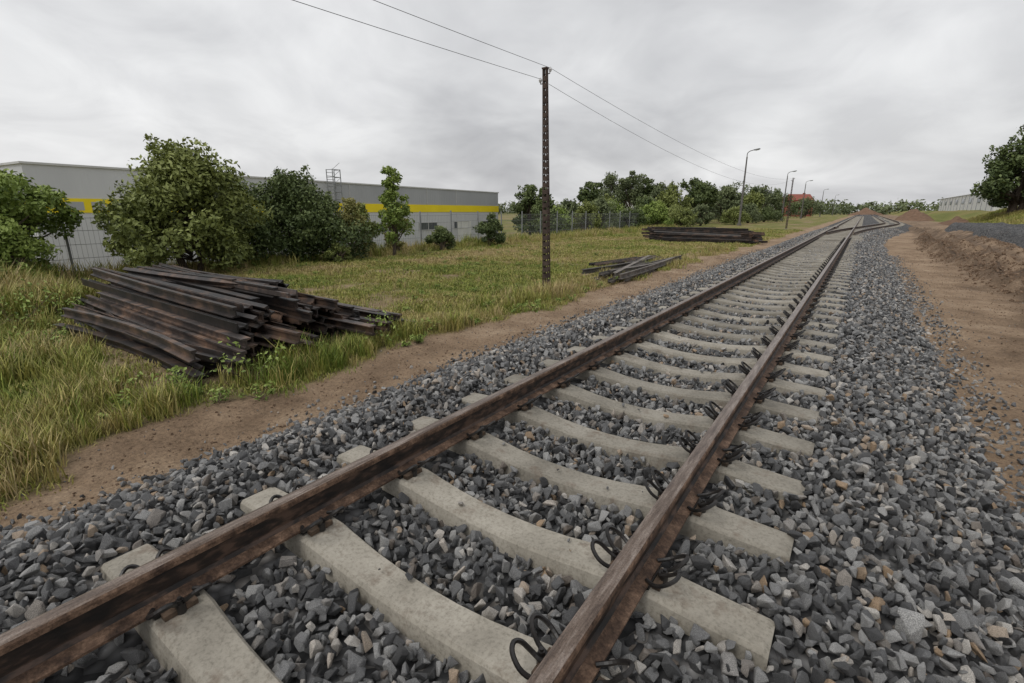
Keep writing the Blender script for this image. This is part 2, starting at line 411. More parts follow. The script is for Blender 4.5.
while y < 200:
    e = float(c2(y))
    if y > 33 and e < 2.4: sleeper(mb, y, 0, e+.25, rng.random()*.7)
    else:
        sleeper(mb, y, 0, 0, rng.random())
        if y > 33 and e < 4.6: sleeper(mb, y, e, 0, rng.random())
    y += SPC
mb.build('sleepers', [M_conc], track, fixn=True)

mb = MB(); mp = MB()
def spline(pts, k=3):
    out = []; p = [Vector(q) for q in pts]
    for i in range(len(p)-1):
        p0 = p[max(i-1, 0)]; p1 = p[i]; p2 = p[i+1]; p3 = p[min(i+2, len(p)-1)]
        for j in range(k):
            t = j/k
            out.append(.5*((2*p1)+(p2-p0)*t+(2*p0-5*p1+4*p2-p3)*t*t+(3*p1-p0-3*p2+p3)*t**3))
    out.append(p[-1]); return out
cl = [(.058, .070, .038), (.095, .094, .046), (.135, .104, .070), (.172, .090, .100), (.184, .062, .112), (.170, .036, .098), (.135, .020, .062), (.10, .016, .042), (.092, 0, .038)]
clf = cl+[(a, -b_, c) for a, b_, c in reversed(cl[:-1])]
y = SP0-SPC*5
while y < 34:
    for rx in (-.7525, .7525):
        mp.box((rx, y, .0105), (.152, .16, .017), 1)
        for sd in (-1, 1):
            k = 3 if y < 9 else 1
            j = rng.normal(0, .004); tw = rng.normal(0, .04)
            mb.tube([(rx+sd*a+b_*tw, y+b_+j, c) for a, b_, c in (spline(clf, k))], .0092, 6 if y < 9 else 4, 0)
            mp.box((rx+sd*.098, y, .010), (.034, .12, .022), 0)
            mb.tube([(rx+sd*.112, y, .001), (rx+sd*.112, y, .044)], .017, 10)
            mb.tube([(rx+sd*.112, y, .044), (rx+sd*.112, y, .060)], .014, 6)
            mb.tube([(rx+sd*.112, y, .060), (rx+sd*.112, y, .070)], .008, 8)
    y += SPC
mb.build('spring_clips', [M_clip], track); mp.build('base_plates', [M_plate, M_clip], track)

# ------------------------------------------------------------ rail piles
hp = [(.062, 0), (.062, .012), (.009, .028), (.009, .10), (.032, .11), (.032, .138)]
pprof = hp+[(-a, c) for a, c in reversed(hp)]
def loose_rail(mb, c, L, ang, roll=0, tilt=0, bend=0, mat=0, v=.5, s=1):
    ca, sa = math.cos(ang), math.sin(ang); cr, sr = math.cos(roll), math.sin(roll); rings = []
    for t in (-.5, -.25, 0, .25, .5):
        def f(a, h, t=t):
            a *= s; h = (h-.07)*s
            a2 = a*cr-h*sr; h2 = a*sr+h*cr
            l = t*L; off = bend*(t*t*4)
            return Vector((c[0]+ca*l-sa*(a2+off), c[1]+sa*l+ca*(a2+off), c[2]+h2+tilt*l))
        rings.append(f)
    mb.sweep(pprof, rings, mat, v)
def rail_pile(name, x0, x1, y0, y1, zb, layers, ragged=.35, seed=1):
    r = np.random.default_rng(seed); mb = MB()
    def vv(): return r.random()**1.6
    for k in range(layers):
        f = k/layers
        y = y0+(y1-y0)*f*.26; b_ = y1-(y1-y0)*f*f*.36
        while y < b_:
            roll = r.choice([0, 0, math.pi, math.pi/2, -math.pi/2, .5, 2.7])
            L = (x1-x0)*r.uniform(.84, 1.06)
            cx = (x0+x1)/2+r.normal(0, ragged)-.06*k
            z = zb+.075+k*.130+r.uniform(-.035, .035)+.04*math.sin(y*3+k)
            loose_rail(mb, (cx, y, z), L, r.normal(0, .018 if k < layers-2 else .035), roll, r.normal(0, .006)-.005*k, r.normal(0, .04), 0, vv())
            y += r.uniform(.13, .18)
    for k in range(8):
        loose_rail(mb, ((x0+x1)/2+r.normal(-.5, .5), r.uniform(y0+1.0, y1-.9), zb+.07+layers*.130), (x1-x0)*r.uniform(.6, .92), r.normal(0, .05), r.choice([0, 1.57, .7]), r.normal(0, .008), .08, 0, vv())
    for k in range(4):
        loose_rail(mb, ((x0+x1)/2+r.uniform(.4, .7), y0-.06-.05*k+r.normal(0, .03), zb+.10+.08*(3-k)), (x1-x0)*r.uniform(.75, .9), r.normal(.015, .02), r.choice([0, 1.57, 3.14]), 0, r.normal(0, .10), 0, vv())
    for k in range(7):
        loose_rail(mb, ((x0+x1)/2+r.uniform(.1, .55), y1+.06+.10*k, zb+.09+.05*(6-k)*r.random()), (x1-x0)*r.uniform(.8, 1), r.normal(-.02, .03), r.choice([0, 1.57, 3.14]), 0, r.normal(0, .08), 0, vv())
    return mb.build(name, [M_pile, M_oldsl])
rail_pile('rail_pile', -10.4, -4.62, 2.45, 4.9, -.42, 6, seed=3)
rail_pile('rail_pile', -10.3, -4.1, 32.3, 35.3, -.42, 6, seed=5)
mb = MB(); r = np.random.default_rng(9)
for k in range(12):
    loose_rail(mb, (-4.85+.10*k-.05+r.normal(0, .05)-.1, 15.6+r.normal(0, .6), -.31+.12*(k % 2)), r.uniform(4.2, 6.0), math.pi/2+.05+r.normal(0, .06), r.choice([0, 1.57, 3.14]), 0, r.normal(0, .1), 1, r.random())
for k in range(5):
    loose_rail(mb, (-5.3-.2*k, 17.8+r.normal(0, .4), -.30), r.uniform(3, 5), math.pi/2-.12+r.normal(0, .1), 1.57, 0, r.normal(0, .1), 0, r.random())
mb.build('loose_rails', [M_pile, M_oldsl])

# ------------------------------------------------------------ utility poles & wires
def util_pole(x, y, H, lean=(0, 0)):
    zb = float(gz(x, y))-.1; mb = MB()
    def c(z): return (x+lean[0]*z, y+lean[1]*z, zb+z)
    n = 10
    for sx in (-1, 1):
        for sy in (-1, 1):
            pts = []
            for i in range(n+1):
                z = (H+.1)*i/n; w = .072-.032*i/n; p = c(z); pts.append((p[0]+sx*w, p[1]+sy*w*.75, p[2]))
            mb.tube(pts, .020, 4, 0, .5)
    z = .15
    while z < H:
        w = .072-.032*z/H; p = c(z)
        for sy in (-1, 1): mb.box((p[0], p[1]+sy*(w*.75+.012), p[2]), (w*2, .01, .10), 0)
        for sx in (-1, 1): mb.box((p[0]+sx*(w+.012), p[1], p[2]+.03), (.01, w*1.5, .10), 0)
        z += .155
    p = c(H); mb.box((p[0], p[1], p[2]+.09), (.13, .11, .03), 0)
    for dz, sx in ((-.03, 1), (-.22, -1)):
        mb.tube([(p[0], p[1], p[2]+dz), (p[0]+sx*.12, p[1], p[2]+dz), (p[0]+sx*.13, p[1], p[2]+dz+.06)], .012, 6, 0)
        mb.tube([(p[0]+sx*.13, p[1], p[2]+dz+.04), (p[0]+sx*.13, p[1], p[2]+dz+.08), (p[0]+sx*.13, p[1], p[2]+dz+.13)], [.03, .04, .018], 8, 1)
    mb.box((x, y, zb+.12), (.30, .28, .16), 2)
    mb.build('utility_pole', [M_polem, M_glass, M_conc])
    return [(p[0]+.13, p[1], p[2]+.08), (p[0]-.13, p[1], p[2]-.11)]
PX, PY = -4.97, 10.45
pA = util_pole(PX, PY, 5.08, (-.028, 0.0)); pB = util_pole(-5.5, 62, 5.4); pC = util_pole(-5.3, -38, 5.2)
mb = MB()
for i, (s1, s2) in enumerate(((.45, .9), (.6, 1.25))):
    for a, b_, sg in ((pC[i], pA[i], s1), (pA[i], pB[i], s2)):
        pts = []
        for k in range(41):
            t = k/40; p = Vector(a).lerp(Vector(b_), t); p.z -= 4*sg*t*(1-t); pts.append(p)
        mb.tube(pts, .0045, 5)
mb.build('overhead_wires', [M_wire])

# ------------------------------------------------------------ street lamps
def lamp(x, y, H=9.6):
    zb = float(gz(x, y)); mb = MB()
    mb.tube([(x, y, zb-.2), (x, y, zb+H*.5), (x, y, zb+H-.5)], [.16, .12, .085], 8, 0)
    mb.tube(spline([(x, y, zb+H-.6), (x, y, zb+H-.1), (x+.25, y-.1, zb+H+.15), (x+.6, y-.2, zb+H+.25), (x+.9, y-.3, zb+H+.30)], 3), .05, 6, 0)
    R = Matrix.Rotation(-.35, 3, 'Z') @ Matrix.Rotation(-.12, 3, 'Y')
    mb.box((x+1.2, y-.42, zb+H+.32), (.75, .32, .13), 1, rot=R); mb.box((x+1.25, y-.44, zb+H+.24), (.45, .24, .07), 2, rot=R)
    mb.box((x, y, zb+.15), (.5, .5, .3), 0)
    mb.build('street_lamp', [M_lampm, M_galv, M_glass])
for (x, y) in ((-12.9, 75.6), (-13.0, 120), (-12.9, 158), (-12.5, 222), (-12, 300)): lamp(x, y)

# ------------------------------------------------------------ warehouse
def m_wall(name, lo, hi):
    m, nt, b = newmat(name, .5, .4)
    tc = N(nt, 'ShaderNodeTexCoord'); wv = N(nt, 'ShaderNodeTexWave'); wv.bands_direction = 'X'; wv.inputs['Scale'].default_value = .9
    nt.links.new(tc.outputs['Object'], wv.inputs['Vector'])
    c = ramp(nt, noise(nt, .35, 5, sc=(1, 1, .3)), [(.3, lo), (.7, hi)]); nt.links.new(c, b.inputs['Base Color'])
    bump(nt, b, wv.outputs['Fac'], .3, .03); return m
M_wall = m_wall('wall_panel_grey', (.50, .51, .53), (.58, .59, .61))
M_wall2 = m_wall('wall_panel_dark', (.33, .34, .36), (.39, .40, .42))
M_yel = m_noise('yellow_band', [(.3, (.80, .62, .01)), (.7, (.88, .70, .015))], .5, .5, .4, .05, .01)
M_trim = m_noise('wall_trim', [(.3, (.5, .5, .5)), (.7, (.6, .6, .6))], 1, .5, .4, .1, .01)
M_win = m_noise('window_glass', [(.3, (.06, .07, .08)), (.7, (.11, .12, .13))], 2, .1, .8, .05, .005)
M_roof = m_noise('flat_roof', [(.3, (.16, .16, .16)), (.7, (.22, .22, .22))], 1, .9, .2, .1, .01)
M_white = m_noise('white_render', [(.3, (.6, .6, .58)), (.7, (.7, .7, .68))], 1, .8, .3, .1, .01)
M_redr = m_noise('red_roof_tiles', [(.3, (.24, .075, .055)), (.7, (.32, .11, .08))], 3, .8, .3, .3, .02)
wh = empty('warehouse', (-38.1, 7.7, 0))
L = math.hypot(5.5, 52.4); wh.rotation_euler = (0, 0, math.atan2(52.4, -5.5))
mb = MB(); W = 45; zb = -3; zt = 4.15
L1 = L*.42
mb.box((L/2, W/2, (zb+1.45)/2), (L, W, 1.45-zb), 0)
mb.box((L1/2, W/2, (2.3+zt)/2), (L1, W, zt-2.3), 0)
mb.box(((L1+L)/2, W/2, (2.3+zt)/2), (L-L1, W, zt-2.3), 1)
mb.build('walls', [M_wall, M_wall2], wh)
mb = MB(); mb.box((L/2, W/2, 1.875), (L+.12, W+.12, .85), 0)
for i, q in enumerate((2, 3.2, 4.4, 5.6)): mb.box((q, -.075, 1.85), (.7 if i % 2 else .9, .03, .5), 1)
mb.build('yellow_band', [M_yel, M_wall2], wh)
mb = MB(); mb.box((L/2, W/2, zt+.06), (L+.2, W+.2, .12), 0); mb.box((L/2, W/2, zt+.14), (L-1, W-1, .04), 1)
for i in range(1, int(L/6)): mb.box((i*6., -.02, (2.31+zt)/2), (.05, .06, zt-2.33), 0)
for i in range(1, int(L/6)): mb.box((i*6., -.02, (zb+1.44)/2), (.05, .06, 1.44-zb), 0)
for i in range(5): mb.box((8+i*10, 14+(i % 3)*7, zt+.5), (2.2, 1.6, .7), 0)
mb.build('roof_edge', [M_trim, M_roof], wh)
mb = MB()
for i in range(7):
    X = 8+i*7
    mb.box((X, -.015, -.2), (3.4, .05, .8), 0); mb.box((X, -.05, -.64), (3.6, .1, .06), 1); mb.box((X, -.05, .24), (3.6, .1, .06), 1)
    for q in (-1.72, 0, 1.72): mb.box((X+q, -.045, -.2), (.06, .08, .8), 1)
mb.box((L-9, -.02, -1.2), (3.2, .07, 3.0), 2); mb.box((L-4, -.02, -1.5), (1.2, .07, 2.2), 2)
mb.build('windows_doors', [M_win, M_trim, M_white], wh)
mb = MB(); X = 21.6
for q in (-.45, .45):
    for d in (-.3, -1.1): mb.tube([(X+q, d, -2.3), (X+q, d, 5.3)], .045, 5)
for k in range(24): mb.tube([(X-.45, -.3, -2.1+k*.31), (X+.45, -.3, -2.1+k*.31)], .022, 4)
for k in range(12):
    z = -2+k*.66
    pts = [(X-.45, -.3, z), (X-.45, -1.1, z), (X+.45, -1.1, z), (X+.45, -.3, z)]
    mb.tube(pts, .03, 4)
    mb.tube([(X-.45, -1.1, z), (X+.45, -1.1, z+.62)], .02, 4)
mb.build('access_ladder', [M_galv], wh)

# ------------------------------------------------------------ fence
mb = MB(); X = -18.6; y = -8
while y < 52:
    z = float(gz(X, y)); mb.box((X, y, z+.95), (.06, .06, 2.0), 0)
    for k in range(20): mb.box((X+.02, y+.125*k+.06, z+.9), (.006, .006, 1.7), 0)
    for hz in (.08, .5, .92, 1.34, 1.72): mb.box((X+.03, y+1.25, z+hz), (.01, 2.5, .014), 0)
    y += 2.5
mb.build('wire_fence', [M_galv])

# ------------------------------------------------------------ other buildings
def house(name, x, y, w, d, h, rh, wallm, roofm, ang=0):
    zb = float(gz(x, y))
    e = empty(name, (x, y, zb)); e.rotation_euler = (0, 0, ang); mb = MB()
    mb.box((0, 0, h/2), (w, d, h), 0); mb.add([(-w/2, -d/2, h), (-w/2, d/2, h), (-w/2, 0, h+rh*.97), (w/2, -d/2, h), (w/2, d/2, h), (w/2, 0, h+rh*.97)], [(0, 2, 1), (3, 4, 5)], 0)
    mb.build('walls', [wallm], e)
    mb = MB()
    for sg in (-1, 1):
        a = math.atan2(rh, d/2); l = math.hypot(rh, d/2)+.4
        R = Matrix.Rotation(-sg*a, 3, 'X')
        mb.box((0, sg*(d/4+.1), h+rh/2-.02), (w+.6, l, .14), 0, rot=R)
    mb.box((w*.25, .3, h+rh), (.7, .7, 1.2), 0)
    mb.build('roof', [roofm], e)
    mb = MB(); n = max(2, int(w/3))
    for i in range(n):
        for zz in ([1.5] if h < 4.5 else [1.5, 4.2]):
            for sg in (-1, 1): mb.box((-w/2+(i+.5)*w/n, sg*(d/2+.01), zz), (1.1, .06, 1.3), 0)
    for sg in (-1, 1): mb.box((sg*(w/2+.01), 0, 1.6), (.06, 1.2, 1.3), 0)
    mb.build('windows', [M_win], e)
house('red_roof_house', -21, 229, 8, 7, 6.2, 2.2, M_redr, M_redr, .6)
house('red_roof_house', -29, 250, 9, 8, 5.4, 2.4, M_white, M_redr, .4)
house('white_house', -37.4, 107, 9, 7, 5.4, 1.6, M_white, M_roof, .3)
hall = empty('storage_hall', (27, 182, 1.4)); mb = MB()
mb.box((0, 0, 2.1), (10, 92, 4.2), 0)
V = []
for yy_ in (-46.2, 46.2): V += [(-5.2, yy_, 4.2), (-2.8, yy_, 5.1), (0, yy_, 5.5), (2.8, yy_, 5.1), (5.2, yy_, 4.2)]
mb.add(V, [(0, 1, 6, 5), (1, 2, 7, 6), (2, 3, 8, 7), (3, 4, 9, 8), (4, 3, 2, 1, 0), (5, 6, 7, 8, 9)], 1)
for i in range(16): mb.box((-5.03, -44+i*5.9, 2.1), (.12, .25, 4.1), 2)
for i in range(8): mb.box((-5.04, -40+i*11.5, 2.6), (.08, 3, 1.2), 3)
mb.build('hall_shell', [M_white, M_trim, M_wall2, M_win], hall)
M_soil = m_noise('soil', [(.3, (.13, .08, .055)), (.7, (.25, .16, .105))], 1.2, .95, .1, .8, .1)
def mound(name, x, y, rx, ry, h, seed):
    xs = np.linspace(-1.1, 1.1, 30); X, Y = np.meshgrid(xs, xs)
    d = np.sqrt(X*X+Y*Y)+(fbm(X, Y, 2.5, seed)-.5)*.5
    Z = np.maximum(1-d, -.1)*h*(.7+.8*fbm(X, Y, 3, seed+3))
    mb = MB(); n = 30
    mb.add(np.stack([(x+X*rx).ravel(), (y+Y*ry).ravel(), (gz(x, y)+Z-.05).ravel()], 1), [(i*n+j, i*n+j+1, (i+1)*n+j+1, (i+1)*n+j) for i in range(n-1) for j in range(n-1)])
    mb.build(name, [M_soil], smooth=True)
mound('soil_mound', 11.0, 152, 3.5, 22, 2.4, 3); mound('soil_mound', 12.8, 100, 1.8, 12, 1.0, 8); mound('soil_mound', 1.5, 330, 8, 30, 3, 8)

# ------------------------------------------------------------ trees
def leaves(mb, C, Rr, n, size, r, mat=1, up=.3, z0=None, z1=None, wd=.5):
    k = r.integers(0, len(C), n)
    p = r.normal(size=(n, 3)); p /= np.linalg.norm(p, axis=1)[:, None]
    rad = r.random(n)**.4
    pos = C[k]+p*Rr[k]*rad[:, None]
    a = r.normal(size=(n, 3)); a /= np.linalg.norm(a, axis=1)[:, None]
    nn = r.normal(size=(n, 3)); nn[:, 2] += up; nn += p*.7
    nn /= np.linalg.norm(nn, axis=1)[:, None]
    t = np.cross(nn, a); t /= np.linalg.norm(t, axis=1)[:, None]+1e-9
    bt = np.cross(nn, t)
    s = size*r.uniform(.6, 1.25, n)[:, None]
    q = np.stack([pos-t*s, pos+bt*s*wd+nn*s*.1, pos+t*s, pos-bt*s*wd+nn*s*.1], 1).reshape(-1, 3)
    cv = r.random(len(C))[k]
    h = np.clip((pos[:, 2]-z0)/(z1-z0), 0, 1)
    v = np.clip(.08+.38*cv+.35*h*rad+.25*(r.random(n)-.5)+.20*p[:, 2]+.12*rad, 0, 1)  # lit tops and shaded insides painted into leaf tone, plus random variation
    o = len(mb.v); mb.v.extend(q.tolist()); i = np.arange(n)*4+o
    mb.f.extend(np.stack([i, i+1, i+2, i+3], 1).tolist()); mb.m.extend([mat]*n); mb.a.extend(v.tolist())
def tree(name, x, y, H, R, leafm, n=9000, size=.09, seed=1, trunk=.25, low=.12, clumps=45, cr=.26, shape='round', zb=None, Ry=None, stems=None, irr=1.0):
    r = np.random.default_rng(seed); mb = MB()
    zb = float(gz(x, y)) if zb is None else zb
    Ry = Ry or R
    c0 = low*H; ch = H*(1-low)
    lobes = []
    nl = 6
    for i in range(nl):
        a_ = 6.28*i/nl+r.uniform(-.4, .4); q = r.uniform(.30, .55)
        lobes.append((math.cos(a_)*q, math.sin(a_)*q, r.uniform(-.35, .38), r.uniform(.42, .6)))
    lobes.append((0, 0, .30, .6))
    ph = r.uniform(0, 6.28, 3)
    C = []; sizes = []
    for i in range(clumps):
        sz = r.uniform(.6, 1.25)
        if shape == 'cone':
            for _ in range(50):
                u = r.uniform(-1, 1, 3); d = np.linalg.norm(u)
                if .2 < d < .95: break
            f = (u[2]+1)/2; u[:2] *= (1-f*.75)
            C.append((x+u[0]*R, y+u[1]*Ry, zb+c0+ch*(.5+.47*u[2])))
        elif low < .06:
            f = r.random()**.8; th = r.uniform(0, 6.28)
            env = math.sqrt(max(0, 1-f**2.4))*(.84+irr*(.16*math.sin(2*th+ph[0])+.14*math.sin(3*th+ph[1]+3*f)))
            env = max(env-.12, 0.05)*(.88+.12*min(1, f*4))
            q = env*math.sqrt(r.uniform(.25, 1))
            hh = H*(.86+.14*irr*math.sin(th*2+ph[2]))
            C.append((x+q*R*math.cos(th), y+q*Ry*math.sin(th), zb+.12*H+f*(hh*.84)))
        else:
            lb = lobes[r.integers(0, len(lobes))]
            w_ = r.normal(size=3); w_ /= np.linalg.norm(w_); w_ *= lb[3]*r.uniform(.5, .95)
            u = np.array(lb[:3])+w_; u[2] = max(u[2], -1)
            C.append((x+u[0]*R, y+u[1]*Ry, zb+c0+ch*(.5+.47*min(u[2], 1.0))))
        sizes.append(sz)
    C = np.array(C); Rr = np.stack([R*cr*np.array(sizes)]*3, 1)*np.array([1, 1, .75])
    if shape == 'cone': Rr = Rr*np.clip(1.25-(C[:, 2:3]-zb)/H*.8, .4, 1.2)
    C[:, 2] = np.minimum(C[:, 2], zb+H-Rr[:, 2]*.6)
    top = zb+H
    st = stems or (1 if shape == 'cone' else 3)
    for j in range(st):
        q = (st > 1)
        bx = x+r.normal(0, .08*R*q); by = y+r.normal(0, .08*R*q)
        ex = x+r.normal(0, .3*R*q); ey = y+r.normal(0, .3*R*q)
        mb.tube([(bx, by, zb-.1), ((bx*.6+ex*.4), (by*.6+ey*.4), zb+H*.35), (ex, ey, zb+H*(.72 if st == 1 else .6))], [trunk*.36, trunk*.22, trunk*.06], 6, 0)
    for c in C[::2]:
        zz = zb+max(.1*H, (c[2]-zb)*.45)
        mid = ((x+c[0])/2+r.normal(0, .05*R), (y+c[1])/2+r.normal(0, .05*R), (zz+c[2])/2+.02*H)
        mb.tube([(x, y, zz), mid, tuple(c)], [trunk*.12, trunk*.08, trunk*.03], 4, 0)
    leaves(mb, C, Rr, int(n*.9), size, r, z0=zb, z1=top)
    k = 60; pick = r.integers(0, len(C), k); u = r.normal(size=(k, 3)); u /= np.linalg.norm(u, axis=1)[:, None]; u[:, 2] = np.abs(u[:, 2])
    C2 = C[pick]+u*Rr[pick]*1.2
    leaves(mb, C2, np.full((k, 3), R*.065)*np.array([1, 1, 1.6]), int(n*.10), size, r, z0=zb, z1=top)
    return mb.build(name, [M_bark, leafm])
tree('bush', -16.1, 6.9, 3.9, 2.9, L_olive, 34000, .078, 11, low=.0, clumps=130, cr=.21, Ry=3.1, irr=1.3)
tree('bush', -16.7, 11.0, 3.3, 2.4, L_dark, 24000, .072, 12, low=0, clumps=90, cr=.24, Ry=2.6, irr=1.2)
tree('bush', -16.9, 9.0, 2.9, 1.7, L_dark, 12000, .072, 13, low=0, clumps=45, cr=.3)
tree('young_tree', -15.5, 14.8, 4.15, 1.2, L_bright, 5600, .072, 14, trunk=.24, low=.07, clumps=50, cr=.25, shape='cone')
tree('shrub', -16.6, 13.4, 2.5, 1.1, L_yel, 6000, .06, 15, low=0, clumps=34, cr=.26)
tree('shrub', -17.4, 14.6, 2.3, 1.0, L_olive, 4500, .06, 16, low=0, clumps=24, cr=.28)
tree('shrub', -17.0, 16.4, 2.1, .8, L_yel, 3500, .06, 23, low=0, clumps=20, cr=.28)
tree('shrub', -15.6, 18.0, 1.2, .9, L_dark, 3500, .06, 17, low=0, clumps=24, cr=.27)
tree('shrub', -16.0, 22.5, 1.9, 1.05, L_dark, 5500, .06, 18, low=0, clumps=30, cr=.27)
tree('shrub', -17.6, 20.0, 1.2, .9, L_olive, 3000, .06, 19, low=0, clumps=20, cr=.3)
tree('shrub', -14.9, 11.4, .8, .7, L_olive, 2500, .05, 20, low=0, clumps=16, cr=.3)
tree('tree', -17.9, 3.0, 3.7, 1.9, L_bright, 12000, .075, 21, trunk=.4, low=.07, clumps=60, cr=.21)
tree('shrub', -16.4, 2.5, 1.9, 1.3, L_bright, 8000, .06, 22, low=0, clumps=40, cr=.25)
tree('shrub', -14.5, 1.3, .9, 1.2, L_olive, 5000, .05, 24, low=0, clumps=26, cr=.28)
far = [(-39, 62, 8.0, 3.6, L_dark, 3, .02), (-36.5, 61.5, 7.2, 3, L_dark, 3, .02), (-34, 64, 5.6, 3.4, L_far, 3, .02), (-36.6, 77.2, 8.6, 3.2, L_dark, 1, .12), (-29.6, 65.3, 4.8, 3.2, L_olive, 3, .02), (-33.3, 85.7, 9.8, 3.2, L_far, 1, .12),
       (-30.5, 88, 8.6, 2.6, L_dark, 1, .12), (-27.0, 83.4, 6.8, 3.4, L_far, 3, .02), (-22.8, 75.7, 6.2, 3.8, L_olive, 3, .02), (-20.5, 83, 7.2, 3.0, L_dark, 1, .1), (-18.3, 92.5, 6.2, 3.8, L_far, 3, .02), (-17.4, 121.8, 7.0, 4.8, L_far, 3, .02), (-18, 147, 7.6, 5, L_dark, 3, .02),
       (-14.5, 186, 6, 6, L_far, 3, .02), (-32, 73, 5.6, 4, L_olive, 3, .02), (-25.5, 99, 8.8, 3.6, L_dark, 1, .1), (-22, 110, 8, 4, L_far, 2, .08), (-16.5, 103, 5.4, 3.2, L_olive, 2, .02), (-25, 71, 5.0, 3.6, L_dark, 3, .02), (-40, 92, 9, 5, L_far, 2, .02), (-20.5, 132, 8.5, 4.5, L_dark, 2, .02)]
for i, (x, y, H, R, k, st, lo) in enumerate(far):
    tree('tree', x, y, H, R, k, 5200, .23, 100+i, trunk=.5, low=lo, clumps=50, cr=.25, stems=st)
for i, (x, y, H, R) in enumerate([(-19.8, 42, 2.8, 2.0), (-20.8, 47, 3.4, 2.4), (-19.6, 52, 2.2, 2.2), (-18.5, 57, 3.0, 2.2), (-17.5, 63, 2.4, 2.5), (-16.8, 70, 3.0, 2.2), (-21, 37.5, 2.2, 1.7), (-23, 55, 3.8, 3), (-14.5, 80, 2.4, 2.6), (-14.5, 92, 3.2, 2.8), (-13.8, 104, 2.6, 3.2), (-24, 44, 3.2, 2.4), (-19, 66, 3.0, 2.2)]):
    tree('shrub', x, y, H, R, [L_olive, L_far, L_dark, L_bright][i % 4], 4800, .12, 200+i, low=0, clumps=40, cr=.25)
tree('tree', 18.6, 97, 12.0, 7.4, L_dark, 19000, .25, 301, trunk=1.0, low=.03, clumps=130, cr=.18, Ry=7.5)
tree('tree', 28, 118, 7, 4.5, L_far, 4000, .25, 302, trunk=.6, low=.05, clumps=40, cr=.24)
mb = MB(); r = np.random.default_rng(77)
for i in range(150):
    t = i/150; ang = math.radians(-75+115*t)
    D = r.uniform(330, 520)
    x = D*math.sin(ang); y = D*math.cos(ang)
    H = r.uniform(6, 11)*D/420
    nC = 12; C = np.stack([x+r.normal(0, 6, nC), y+r.normal(0, 6, nC), r.uniform(.5, H*.8, nC)-.4], 1)
    leaves(mb, C, np.full((nC, 3), 3.2), 260, 1.1, r, 0, z0=-.4, z1=H)
mb.build('distant_treeline', [L_far])
mb = MB()
for i in range(36):
    x = -24-r.uniform(0, 16)-i*.5; y = 125+i*5+r.normal(0, 3); H = r.uniform(4.5, 9)
    nC = 12; C = np.stack([x+r.normal(0, 2, nC), y+r.normal(0, 2, nC), r.uniform(.5, H*.8, nC)-.4], 1)
    leaves(mb, C, np.full((nC, 3), 1.9), 460, .45, r, 0, z0=-.4, z1=H)
for i in range(14):
    x = 34+r.uniform(0, 10)+i*1.5; y = 150+i*14; H = r.uniform(6, 9)
    nC = 12; C = np.stack([x+r.normal(0, 2.4, nC), y+r.normal(0, 2.4, nC), r.uniform(1.5, H*.8, nC)+1], 1)
    leaves(mb, C, np.full((nC, 3), 2), 420, .5, r, 0, z0=1, z1=H)
mb.build('woodland', [L_far])

# ------------------------------------------------------------ grass
def tuft(name, nb, h, rad, seed, lean=.5, w=.006):
    r = np.random.default_rng(seed); V = []; F = []; A = []
    for i in range(nb):
        a = r.uniform(0, 6.28); d = rad*math.sqrt(r.random()); bx, by = d*math.cos(a), d*math.sin(a)
        hh = h*r.uniform(.45, 1.15); la = r.uniform(0, 6.28); lx, ly = math.cos(la), math.sin(la); ll = hh*lean*r.uniform(.2, 1.3)
        wx, wy = -ly*w, lx*w; o = len(V)
        V += [(bx-wx, by-wy, -.02), (bx+wx, by+wy, -.02), (bx+lx*ll*.35+wx*.8, by+ly*ll*.35+wy*.8, hh*.6), (bx+lx*ll*.35-wx*.8, by+ly*ll*.35-wy*.8, hh*.6), (bx+lx*ll, by+ly*ll, hh)]
        F += [(o, o+1, o+2, o+3), (o+3, o+2, o+4)]; v = r.random(); A += [v, v]
    return proto(name, V, F, [M_grass], A)
ncand = 150000
x = rng.uniform(-18.4, -2.8, ncand); y = rng.uniform(-2, 60, ncand)
d = np.hypot(x-1.33, y); keep = rng.random(ncand) < np.clip((9/d)**1.35, 0, 1)
keep &= rng.random(ncand) > dirt_f(x, y)*1.05
keep &= np.hypot(x-PX-.1, y-PY+.15) > .30
x = x[keep]; y = y[keep]; d = d[keep]
s = rng.uniform(.5, 1.15, x.size)*(1+d/35)*(.30+1.15*fbm(x, y, .7, 81)**1.2*1.3)
tl = tint_f(x, y)+rng.normal(0, .18, x.size)
P = np.stack([x, y, gz(x, y)], 1)
Sx = np.stack([s*.9+.35+d/40, s*.9+.35+d/40, s], 1)
idx = rng.integers(0, 8, x.size)
def addtall(n, fx, fy, smin, smax, dry=0):
    x = fx(n); y = fy(n); k = rng.random(n) > dirt_f(x, y)*1.3
    k &= np.hypot(x-PX-.1, y-PY+.15) > .30
    k &= rng.random(n) < sst(.30, .62, fbm(x, y, 1.3, 87))*1.1+.12
    x = x[k]; y = y[k]; s = rng.uniform(smin, smax, x.size)*(.35+1.3*fbm(x, y, .9, 85))
    return np.stack([x, y, gz(x, y)], 1), np.stack([s, s, s], 1), np.clip(tint_f(x, y)+dry+rng.normal(0, .22, x.size), 0, 1)
